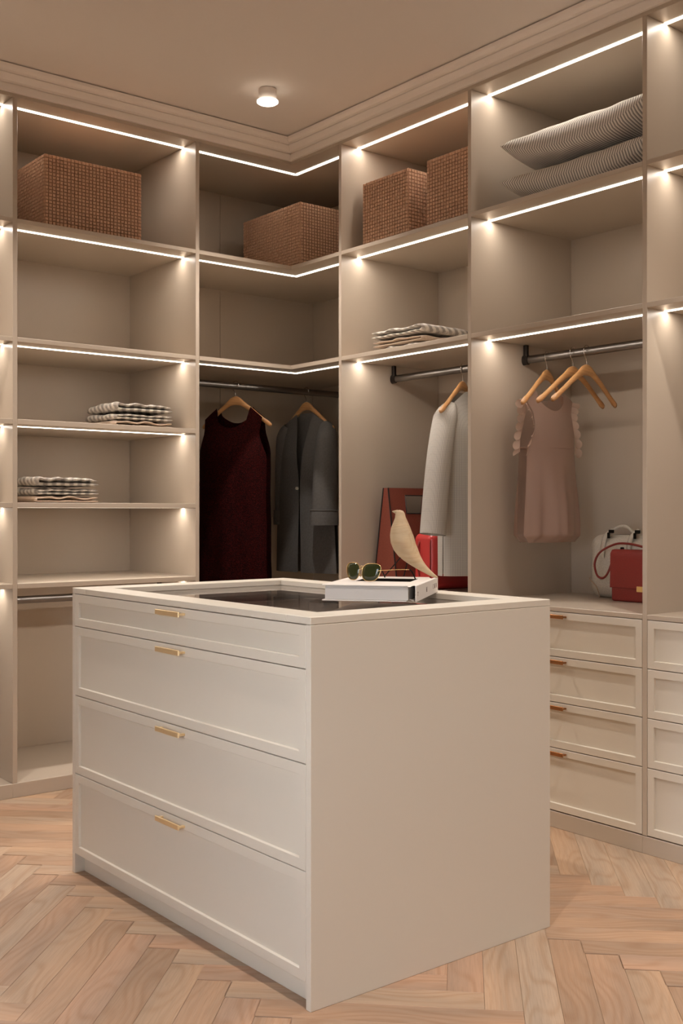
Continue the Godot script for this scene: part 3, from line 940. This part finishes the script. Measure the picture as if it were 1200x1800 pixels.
func clothes() -> void:
	var g := "wooden clothes hangers on the rods"
	# --- dark red sequin dress, corner bay, hanger along the rod
	var hx := -0.105
	hanger_at("wooden hanger under the dark red dress in the corner bay", Vector3(hx - 0.018, 1.858, -0.32), -1.16, g)
	var t := local_thing("dress", "long sleeveless dark red sequin dress hanging in the corner bay", "dress", Vector3(hx - 0.020, 1.858, -0.324), -1.16)
	var fo := noise(1.0, 61, 2)
	var P := {
		"hem": -1.42, "y0": -0.11,
		"top": func(x: float, f: float) -> float:
			var a := absf(x)
			var strap := -0.106 - 0.80 * maxf(0.0, a - 0.09)
			var scoop := (-0.226 if f > 0 else -0.196)
			return lerpf(scoop + 0.050 * pow(a / 0.10, 2.0), strap, smoothstep(0.086, 0.106, a)),
		"wid": func(v: float) -> float:
			var a := lerpf(0.176, 0.170, clampf(v / 0.06, 0, 1))
			return lerpf(lerpf(a, 0.205, smoothstep(0.06, 0.15, v)), 0.213, smoothstep(0.2, 1.0, v)),
		"full": func(v: float) -> float: return lerpf(0.208, 0.214, v),
		"th": func(v: float) -> float: return 0.0135 + 0.085 * smoothstep(0.0, 0.22, v),
		"fold": func(x: float, v: float, f: float) -> float: return f * 0.012 * smoothstep(0.25, 1.0, v) * sin(x * 34.0 + 1.1) + 0.006 * fo.get_noise_2d(x * 8.0, v * 4.0)}
	var st := T(); panel(st, 1.0, P); obj("front", st, M.sequin, t)
	st = T(); panel(st, -1.0, P); obj("back", st, M.sequin, t)
	# --- grey coat, corner bay, hanger across the rod, front towards the room's left
	var cx := 0.335
	hanger_at("wooden hanger inside the grey coat in the corner bay", Vector3(cx, 1.858, -0.32), -1.50, g)
	t = local_thing("coat", "open grey wool coat with turned-up cuffs in the corner bay", "coat", Vector3(cx, 1.858, -0.32), -1.50)
	# local x runs along the shoulders (-x local ends near the camera), local z is the front
	var Q := {
		"hem": -0.985, "y0": -0.12,
		"top": func(x: float, f: float) -> float:
			var a := absf(x)
			var sh := -0.120 - 0.52 * maxf(0.0, a - 0.055) - 0.9 * maxf(0.0, a - 0.16)
			return sh + (0.0 if f < 0 else -0.02 * smoothstep(0.08, 0.0, a)),
		"wid": func(v: float) -> float: return lerpf(lerpf(0.205, 0.215, smoothstep(0.0, 0.15, v)), 0.250, v),
		"full": func(v: float) -> float: return lerpf(lerpf(0.205, 0.215, smoothstep(0.0, 0.15, v)), 0.250, v) + 0.0002,
		"th": func(v: float) -> float: return 0.016 + 0.034 * smoothstep(0.0, 0.3, v),
		"fold": func(x: float, v: float, f: float) -> float: return 0.010 * smoothstep(0.2, 1.0, v) * sin(x * 27.0 + f)}
	st = T(); panel(st, -1.0, Q); obj("back", st, M.grey_wool, t)
	var QL := Q.duplicate()
	QL.fold = func(x: float, v: float, f: float) -> float: return 0.006 * sin(x * 27.0) * v
	QL.inner = func(v: float) -> float: return 0.004 + 0.056 * pow(maxf(0.0, 1.0 - v / 0.45), 1.2) + 0.012 * smoothstep(0.5, 1.0, v)
	st = T(); panel(st, 1.0, QL, 0.0, 1.0, 26, 50); obj("front_panel", st, M.grey_wool, t)
	st = T(); panel(st, 1.0, QL, 0.0, -1.0, 26, 50); obj("front_panel", st, M.grey_wool, t)
	for s in [-1.0, 1.0]:
		var b := 1.0 if s > 0 else -0.75     # the far sleeve hangs behind the front panel
		var sp := [Vector3(s * 0.150, -0.185, 0.0), Vector3(s * 0.180, -0.245, 0.012 * b), Vector3(s * 0.198, -0.40, 0.035 * b), Vector3(s * 0.205, -0.55, 0.048 * b), Vector3(s * 0.208, -0.662, 0.055 * b)]
		st = T(); sleeve(st, sp, [Vector2(0.025, 0.025), Vector2(0.048, 0.058), Vector2(0.054, 0.070), Vector2(0.056, 0.074), Vector2(0.058, 0.076)])
		var sl := obj("sleeve", st, M.grey_wool, t)
		var cp := [Vector3(s * 0.208, -0.650, 0.054 * b), Vector3(s * 0.2085, -0.69, 0.056 * b), Vector3(s * 0.209, -0.728, 0.058 * b)]
		st = T(); sleeve(st, cp, [Vector2(0.064, 0.082), Vector2(0.068, 0.087), Vector2(0.068, 0.087)])
		sleeve(st, cp, [Vector2(0.058, 0.076), Vector2(0.061, 0.080), Vector2(0.068, 0.087)])
		var hem := []
		for k in 25: hem.append(cp[0] + Vector3(cos(TAU * k / 24.0) * 0.065, 0.0, sin(TAU * k / 24.0) * 0.083))
		tube(st, hem, 0.003, 5)
		obj("cuff", st, M.grey_wool, sl)
	st = T(); loft(st, [circle(Vector3(-0.016, -0.530, 0.048), Vector3(0.009, 0, 0), Vector3(0, 0.009, 0), 14), circle(Vector3(-0.016, -0.530, 0.058), Vector3(0.008, 0, 0), Vector3(0, 0.008, 0), 14)])
	obj("button", st, M.white_leather, t)
	# --- pale knitted coat, bay with the red bags; shoulders run into the wardrobe
	hanger_at("wooden hanger inside the pale knitted coat", Vector3(0.325, 1.858, 0.885), 0.34, g)
	t = local_thing("coat", "pale grey patterned knit coat hanging above the red case", "coat", Vector3(0.3636, 1.858, 0.880), 0.14)
	var K := {
		"hem": -0.945, "y0": -0.11,
		"top": func(x: float, f: float) -> float:
			var a := absf(x)
			return -0.110 - 0.62 * maxf(0.0, a - 0.05) - 1.4 * maxf(0.0, a - 0.155),
		"wid": func(v: float) -> float: return lerpf(0.185, 0.182, v),
		"full": func(v: float) -> float: return lerpf(0.185, 0.182, v) + 0.0002,
		"th": func(v: float) -> float: return 0.025 + 0.085 * smoothstep(0.0, 0.25, v),
		"fold": func(x: float, v: float, f: float) -> float: return 0.008 * smoothstep(0.2, 1.0, v) * sin(x * 24.0 + f * 2.0)}
	st = T(); panel(st, 1.0, K); obj("front", st, M.knit, t)
	st = T(); panel(st, -1.0, K); obj("back", st, M.knit, t)
	for s in [-1.0, 1.0]:
		var k := 1.0 if s < 0 else 0.66     # the far sleeve hangs closer to the body
		st = T(); sleeve(st, [Vector3(s * k * 0.135, -0.175, 0.005), Vector3(s * k * 0.175, -0.235, 0.005), Vector3(s * k * 0.220, -0.39, 0.01), Vector3(s * k * 0.255, -0.57, 0.015), Vector3(s * k * 0.285, -0.757, 0.02)], [Vector2(0.02, 0.03), Vector2(0.045, 0.060), Vector2(0.050, 0.060), Vector2(0.052, 0.060), Vector2(0.053, 0.060)])
		obj("sleeve", st, M.knit, t)
	# --- right bay: sheer dress and two bare hangers
	hanger_at("wooden hanger carrying the sheer pink dress", Vector3(0.32, 1.858, 1.388), 0.26, g)
	hanger_at("middle bare wooden hanger beside the sheer dress", Vector3(0.32, 1.858, 1.527), 0.0, g)
	hanger_at("right-hand bare wooden hanger on the rod of the right bay", Vector3(0.32, 1.858, 1.597), 0.03, g)
	t = local_thing("dress", "sheer pink sleeveless dress with ruffled armholes and a gathered hem", "dress", Vector3(0.326, 1.858, 1.388), 0.0)
	var B := {
		"hem": -0.785, "y0": -0.125, "lean": -0.018,
		"top": func(x: float, f: float) -> float:
			var a := absf(x)
			var strap := -0.105 - 0.55 * a
			var scoop := (-0.235 if f > 0 else -0.19)
			return lerpf(scoop + 0.05 * pow(a / 0.085, 2.0), strap, smoothstep(0.07, 0.09, a)),
		"wid": func(v: float) -> float:
			var a := lerpf(0.150, 0.120, clampf(v / 0.12, 0, 1))
			a = lerpf(a, 0.150, smoothstep(0.2, 0.36, v))
			return lerpf(a, 0.166, smoothstep(0.38, 0.92, v)) - 0.026 * smoothstep(0.95, 1.0, v),
		"full": func(v: float) -> float: return lerpf(0.158, 0.168, smoothstep(0.38, 0.92, v)),
		"th": func(v: float) -> float: return 0.012 + 0.055 * smoothstep(0.0, 0.35, v) + 0.03 * smoothstep(0.4, 0.9, v) - 0.05 * smoothstep(0.95, 1.0, v),
		"fold": func(x: float, v: float, f: float) -> float:
			var s := smoothstep(0.40, 1.0, v)
			return f * s * (0.014 * sin(x * 40.0 + 2.0 * f) + 0.006 * sin(x * 95.0))}
	st = T(); panel(st, 1.0, B, -1.0, 1.0, 80, 80); obj("front", st, M.chiffon, t)
	st = T(); panel(st, -1.0, B, -1.0, 1.0, 80, 80); obj("back", st, M.chiffon, t)
	for s in [-1.0, 1.0]:
		for f in [1.0, -1.0]:
			st = T()
			var rf := func(a: float, b: float) -> Vector3:
				var v := a * 0.37
				var w: float = B.wid.call(v)
				var y: float = lerpf(B.top.call(w, f), B.hem, v)
				var th: float = B.th.call(v) * sqrt(maxf(0.0, 1.0 - pow(w / B.full.call(v), 2.0)))
				var wave := sin(a * TAU * 6.5 + f)
				var k := 0.030 * b * (1.0 - 0.3 * a)
				return Vector3(s * (w + k * (0.75 + 0.25 * wave)), y + 0.010 * b * cos(a * TAU * 6.5 + f) - 0.012 * b, f * (th + b * 0.010 + 0.011 * b * wave))
			sheet(st, 90, 4, rf, Vector3(0, 0, 1))
			obj("ruffle", st, M.chiffon_edge, t)
	# waistband seam
	st = T()
	var wb := []
	for k in 49:
		var a := TAU * k / 48.0
		wb.append(Vector3(0.151 * cos(a) - 0.005, -0.392, 0.066 * sin(a)))
	tube(st, wb, 0.0022, 5)
	obj("waistband", st, M.chiffon, t)

# ---------------------------------------------------------------- bags
func bags() -> void:
	var y := 0.8405
	# tall portfolio tote: wedge-shaped gusset towards the room, broad side towards the camera
	var t := thing("tote_bag", "tall tan leather tote with a slot handle beside the wardrobe divider", "bag", Vector3(0.36, y, 0.50))
	var x0 := 0.195; var x1 := 0.56; var yt := 1.315
	var A := func(x: float, k: float, f: float) -> Vector3:   # k 0 bottom .. 1 top; f 0 wall side, 1 camera side
		return Vector3(x, lerpf(y, yt, k), lerpf(lerpf(0.410, 0.5825, f), lerpf(0.482, 0.516, f), k))
	var st := T()
	sheet(st, 6, 12, func(a, b): return A.call(x0 + 0.012 * sin(PI * a) * (1 - b), b, a), Vector3(-1, 0, 0))
	obj("gusset", st, M.tan_leather, t)
	# broad side with a slot: built from four pieces round the opening, 4 mm thick
	for f in [1.0, 0.0]:
		st = T()
		var out := Vector3(0, 0, 1 if f > 0.5 else -1)
		var xs := [x0, 0.298, 0.452, x1]; var ks := [0.0, 0.742, 0.925, 1.0]
		for i in 3:
			for j in 3:
				if i == 1 and j == 1: continue
				for e in [0.0, 1.0]:
					var off: Vector3 = out * (0.0 if e > 0.5 else -0.004)
					face(st, A.call(xs[i], ks[j], f) + off, A.call(xs[i + 1], ks[j], f) + off, A.call(xs[i + 1], ks[j + 1], f) + off, A.call(xs[i], ks[j + 1], f) + off, out * (1.0 if e > 0.5 else -1.0))
		obj("side", st, M.tan_leather, t)
	st = T(); sheet(st, 4, 8, func(a, b): return A.call(x1, b, a), Vector3(1, 0, 0)); obj("gusset", st, M.tan_leather, t)
	st = T()
	for f in [0.0, 1.0]:
		tube(st, [A.call(x0, 0.0, f), A.call(x0, 0.5, f), A.call(x0, 1.0, f)], 0.0035, 6)
	tube(st, [A.call(0.298, 0.742, 1.0), A.call(0.298, 0.925, 1.0), A.call(0.452, 0.925, 1.0), A.call(0.452, 0.742, 1.0), A.call(0.298, 0.742, 1.0)], 0.003, 6)
	obj("edging", st, M.black_edge, t)
	# red hard case under the pale coat
	t = thing("red_case", "glossy red rounded case standing under the pale knitted coat", "bag", Vector3(0.42, y, 0.71))
	st = T(); rbox(st, Vector3(0.43, y + 0.130, 0.7125), Vector3(0.195, 0.130, 0.0675), 0.030, 5)
	obj("body", st, M.case_red, t, true)
	st = T()
	for zc in [0.712, 0.7625]:
		var lp := []
		for k in 41:
			var a := TAU * k / 40.0
			lp.append(Vector3(0.43 + 0.193 * signf(cos(a)) * pow(absf(cos(a)), 0.25), y + 0.130 + 0.1295 * signf(sin(a)) * pow(absf(sin(a)), 0.25), zc))
		tube(st, lp, 0.0026, 5)
	obj("zip", st, M.red_dark, t)
	st = T()
	tube(st, spline([Vector3(0.236, y + 0.06, 0.690), Vector3(0.222, y + 0.12, 0.690), Vector3(0.224, y + 0.19, 0.690), Vector3(0.242, y + 0.235, 0.690)], 6), 0.006, 6, 0.003)
	obj("side_strap", st, M.red_leather, t)
	# white bowling bag
	t = thing("handbag", "white leather bowling bag with dark buckles behind the red bag", "bag", Vector3(0.55, y, 1.64))
	st = T(); rbox(st, Vector3(0.545, y + 0.1325, 1.665), Vector3(0.075, 0.1325, 0.190), 0.05, 6)
	obj("body", st, M.white_leather, t, true)
	st = T(); rbox(st, Vector3(0.545, y + 0.030, 1.665), Vector3(0.0765, 0.030, 0.1915), 0.028, 4)
	var cn := T()
	for zc in [1.474]:
		tube(cn, spline([Vector3(0.4695, y + 0.002, 1.545), Vector3(0.468, y + 0.045, 1.530), Vector3(0.470, y + 0.075, 1.495), Vector3(0.49, y + 0.082, 1.477)], 6), 0.0016, 5)
	obj("corner_seam", cn, M.bead, t)
	for zc in [1.572, 1.702]:
		st = T()
		tube(st, spline([Vector3(0.467, y + 0.17, zc - 0.014), Vector3(0.467, y + 0.225, zc - 0.006), Vector3(0.478, y + 0.262, zc), Vector3(0.50, y + 0.285, zc + 0.02)], 6), 0.0125, 6, 0.004)
		obj("strap_tab", st, M.white_leather, t)
		st = T(); box(st, Vector3(0.466, y + 0.250, zc + 0.012), Vector3(0.474, y + 0.274, zc + 0.024), 0.002)
		box(st, Vector3(0.47, y + 0.272, zc + 0.016), Vector3(0.480, y + 0.286, zc + 0.040), 0.002)
		obj("buckle", st, M.dark_metal, t)
	st = T()
	tube(st, spline([Vector3(0.49, y + 0.268, 1.58), Vector3(0.50, y + 0.296, 1.612), Vector3(0.51, y + 0.300, 1.64), Vector3(0.50, y + 0.292, 1.67), Vector3(0.49, y + 0.268, 1.705)], 8), 0.0065, 8)
	obj("top_handle", st, M.white_leather, t)
	# red flap bag in front of it
	t = thing("handbag", "small red flap bag with a gold clasp and a long strap", "bag", Vector3(0.42, y, 1.76))
	st = T(); rbox(st, Vector3(0.423, y + 0.103, 1.775), Vector3(0.034, 0.103, 0.1117), 0.010, 4)
	obj("body", st, M.red_leather, t, true)
	st = T()
	var fl := func(a: float, b: float) -> Vector3:
		var z := lerpf(1.6635, 1.8865, a)
		var pts := [Vector2(0.445, 0.2075), Vector2(0.415, 0.2095), Vector2(0.396, 0.206), Vector2(0.3855, 0.192), Vector2(0.3845, 0.15), Vector2(0.3835, 0.10), Vector2(0.3825, 0.056)]
		var f := b * 6.0; var k := mini(int(f), 5)
		var p: Vector2 = (pts[k] as Vector2).lerp(pts[k + 1], f - k)
		return Vector3(p.x, y + p.y, z)
	sheet(st, 6, 18, fl, Vector3(-1, 0.2, 0))
	box(st, Vector3(0.383, y + 0.0545, 1.6635), Vector3(0.389, y + 0.057, 1.8865), 0.0)
	obj("flap", st, M.red_leather, t)
	st = T(); box(st, Vector3(0.3775, y + 0.043, 1.795), Vector3(0.389, y + 0.065, 1.825), 0.0015)
	obj("clasp", st, M.gold, t)
	st = T()
	tube(st, spline([Vector3(0.41, y + 0.185, 1.662), Vector3(0.40, y + 0.135, 1.652), Vector3(0.395, y + 0.100, 1.635), Vector3(0.395, y + 0.089, 1.612), Vector3(0.395, y + 0.103, 1.588), Vector3(0.40, y + 0.150, 1.574), Vector3(0.41, y + 0.195, 1.595), Vector3(0.42, y + 0.228, 1.66), Vector3(0.42, y + 0.232, 1.72), Vector3(0.42, y + 0.224, 1.78), Vector3(0.42, y + 0.208, 1.84), Vector3(0.42, y + 0.195, 1.888)], 8), 0.0048, 6, 0.0048)
	obj("strap", st, M.strap_red, t)
	st = T(); box(st, Vector3(0.413, y + 0.205, 1.690), Vector3(0.427, y + 0.217, 1.702), 0.002)
	obj("strap_stud", st, M.dark_metal, t)

# ---------------------------------------------------------------- things on the island
func island_things() -> void:
	# the book is set level with the rails, clear of the pane; local x from fore-edge to spine, local z towards the camera side
	var y := ITOP + 0.0004
	var W := 0.274; var D := 0.405; var H := 0.047
	var corner := Vector3(-1.331, y, 1.976)
	var ex := Vector3(0.6122, 0, 0.7907); var ez := Vector3(0.7907, 0, -0.6122)
	var cen := corner + ex * (W / 2) + ez * (D / 2)
	var turn := -atan2(ex.z, ex.x)
	var t := local_thing("book", "large white hardback book with a black cover picture lying on the island top", "book", cen, turn)
	# local +x = towards the spine, local -z = away from the near edge (ez maps to local -z)
	var st := T(); box(st, Vector3(-W / 2 + 0.008, 0.004, -D / 2 + 0.005), Vector3(W / 2 - 0.026, H - 0.004, D / 2 - 0.005), 0.001)
	obj("pages", st, M.paper, t)
	for k in 2:
		var yb := 0.0004 if k == 0 else H - 0.0035
		st = T(); box(st, Vector3(-W / 2, yb, -D / 2), Vector3(W / 2 - 0.030, yb + 0.0032, D / 2), 0.001)
		# hinge groove
		var hg := func(a: float, b: float) -> Vector3:
			return Vector3(lerpf(W / 2 - 0.0305, W / 2 - 0.004, a), yb + 0.0030 + (-0.004 if k == 1 else 0.004) * sin(PI * clampf(a * 1.5, 0, 1)), lerpf(-D / 2, D / 2, b))
		sheet(st, 8, 2, hg, Vector3.UP)
		obj("cover_board", st, M.cover, t)
	st = T(); box(st, Vector3(W / 2 - 0.0055, 0.0006, -D / 2), Vector3(W / 2 - 0.002, H - 0.0006, D / 2), 0.0012)
	var sp := obj("spine", st, M.cover, t)
	st = T(); box(st, Vector3(0.062 - W / 2, H - 0.0006, D / 2 - 0.300), Vector3(0.226 - W / 2, H + 0.0002, D / 2 - 0.165), 0.0)
	obj("cover_picture", st, M.cover_black, t)
	# worn print on the spine
	for e in [["r", 0.175, 0.020], ["M", 0.02, 0.026], ["C", -0.105, 0.034], ["M", -0.135, 0.034], ["N", -0.165, 0.034]]:
		var tm := TextMesh.new(); tm.text = e[0]; tm.font_size = 32; tm.pixel_size = 0.0006; tm.depth = 0.0004
		var f := SystemFont.new(); f.font_names = PackedStringArray(["Droid Serif"]); tm.font = f
		var o := MeshInstance3D.new(); o.name = "lettering"; o.mesh = tm; o.material_override = M.print
		sp.add_child(o, true)
		o.rotation = Vector3(0, PI / 2, 0)
		o.position = Vector3(W / 2 - 0.0018, H / 2, e[1])
	# wooden bird on wire legs
	var by := y + H + 0.0004
	var rr := Vector3(0.7804, 0, 0.6252); var ff := Vector3(0.6252, 0, -0.7804)
	var dirx := (rr * cos(0.40) - ff * sin(0.40)).normalized()
	var bpos := Vector3(-0.945, by, 1.849)
	var bt := local_thing("wooden_bird", "pale wooden bird figure on thin wire legs standing on the book", "figurine", bpos, -atan2(dirx.z, dirx.x))
	var S := 0.903 / (6.0 * 503.0); var hs := 1.0 / cos(0.40)
	var px := func(u: float, v: float) -> Vector3: return Vector3((u - 324.0) * S * hs * 0.97, (1046.0 - v) * S, 0)
	var axis := [[383, 341, 4], [384, 352, 34], [388, 380, 48], [391, 420, 55], [393, 470, 76], [394, 530, 99], [398, 590, 114], [410, 650, 122], [432, 708, 119], [464, 762, 108], [503, 812, 92], [548, 866, 70], [594, 912, 52], [640, 952, 38], [690, 990, 27], [735, 1020, 19], [768, 1036, 11], [782, 1041, 4]]
	var rings := []
	for i in axis.size():
		var p: Vector3 = px.call(axis[i][0], axis[i][1])
		var p0: Vector3 = px.call(axis[maxi(i - 1, 0)][0], axis[maxi(i - 1, 0)][1]); var p1: Vector3 = px.call(axis[mini(i + 1, axis.size() - 1)][0], axis[mini(i + 1, axis.size() - 1)][1])
		var d := (p1 - p0).normalized()
		if i < 2: d = Vector3(0.05, -1, 0).normalized()
		var side := d.cross(Vector3(0, 0, 1)).normalized()
		var r: float = axis[i][2] * S
		rings.append(circle(p, side * r * 1.04, Vector3(0, 0, r), 28))
	st = T(); loft(st, rings)
	obj("body", st, M.bird, bt)
	st = T()
	var bk0: Vector3 = px.call(366, 372); var bk1: Vector3 = px.call(335, 362); var bk2: Vector3 = px.call(305, 356)
	loft(st, [circle(bk0, Vector3(0, 0.0105, 0), Vector3(0, 0, 0.010), 14), circle(bk1, Vector3(0, 0.0052, 0), Vector3(0, 0, 0.005), 14), circle(bk2, Vector3(0, 0.0012, 0), Vector3(0, 0, 0.0012), 14)])
	obj("beak", st, M.bird, bt)
	for e in [[[428, 812], [246, 1046], 0.022], [[465, 850], [404, 1040], -0.022]]:
		st = T()
		var a: Vector3 = px.call(e[0][0], e[0][1]); var b: Vector3 = px.call(e[1][0], 1045)
		tube(st, [a + Vector3(0, 0, e[2] * 0.4), b + Vector3(0, 0.0015, e[2])], 0.0019, 6)
		obj("leg", st, M.dark_metal, bt)
	sunglasses(by)

func sunglasses(by: float) -> void:
	# lenses face -x, temples run to +x
	var t := thing("sunglasses", "gold framed sunglasses with green lenses lying open on the book", "sunglasses", Vector3(-0.93, by, 1.685))
	var lens_pts := func(zc: float, s: float) -> Array:
		# a soft rounded-square outline, narrower below; s is the outer side
		var r := []
		for k in 36:
			var a := TAU * k / 36.0
			var cz := cos(a); var sy := sin(a)
			var z := signf(cz) * pow(absf(cz), 0.72) * 0.0305
			var yv := signf(sy) * pow(absf(sy), 0.78) * 0.0285
			z *= 1.0 + 0.16 * yv / 0.0285 * 0.8
			z += s * 0.003 * yv / 0.0285
			var tw := 0.05 if s < 0 else 0.40
			r.append(Vector3(-0.935 - 0.10 * 0.0 + yv * 0.12 + tw * z, by + 0.0305 + yv, zc + z * (1.0 if s < 0 else 1.02)))
		return r
	for e in [[1.633, -1.0], [1.725, 1.0]]:
		var ring: Array = lens_pts.call(e[0], e[1])
		var c := Vector3.ZERO
		for p in ring: c += p
		c /= ring.size()
		var st := T()
		var front := []; var mid := []; var back := []
		for p in ring:
			front.append(p); mid.append(c + (p - c) * 0.55 + Vector3(-0.0016, 0, 0)); back.append(p + Vector3(0.0016, 0, 0))
		loft(st, [back, front, mid], true)
		obj("lens", st, M.lens_green, t)
		st = T(); ring.append(ring[0]); ring.append(ring[1])
		tube(st, ring, 0.0009, 6)
		var rim := obj("rim", st, M.gold, t)
		st = T()
		var zo: float = e[0] + e[1] * 0.0315
		tube(st, spline([Vector3(-0.934, by + 0.036, zo), Vector3(-0.928, by + 0.038, zo + e[1] * 0.006), Vector3(-0.90, by + 0.038, zo + e[1] * 0.007), Vector3(-0.84, by + 0.0375, zo + e[1] * 0.004), Vector3(-0.795, by + 0.036, zo + e[1] * 0.0)], 6), 0.0011, 6)
		var tm := obj("temple", st, M.gold, t)
		st = T()
		tube(st, spline([Vector3(-0.797, by + 0.036, zo), Vector3(-0.785, by + 0.030, zo), Vector3(-0.775, by + 0.015, zo), Vector3(-0.768, by + 0.002, zo)], 6), 0.0022, 6)
		obj("ear_tip", st, M.dark_metal, tm)
		st = T()
		tube(st, spline([Vector3(-0.934, by + 0.026, e[0] - e[1] * 0.024), Vector3(-0.926, by + 0.020, e[0] - e[1] * 0.026), Vector3(-0.922, by + 0.012, e[0] - e[1] * 0.024)], 5), 0.0014, 6)
		obj("nose_pad", st, M.gold, rim)
	var st2 := T()
	tube(st2, spline([Vector3(-0.934, by + 0.044, 1.666), Vector3(-0.938, by + 0.049, 1.681), Vector3(-0.934, by + 0.044, 1.696)], 6), 0.0012, 6)
	tube(st2, spline([Vector3(-0.934, by + 0.036, 1.667), Vector3(-0.937, by + 0.040, 1.681), Vector3(-0.934, by + 0.036, 1.695)], 6), 0.0012, 6)
	obj("bridge", st2, M.gold, t)
	t.position = Vector3(-1.1527, by, 1.9514); t.scale = Vector3.ONE * 0.903
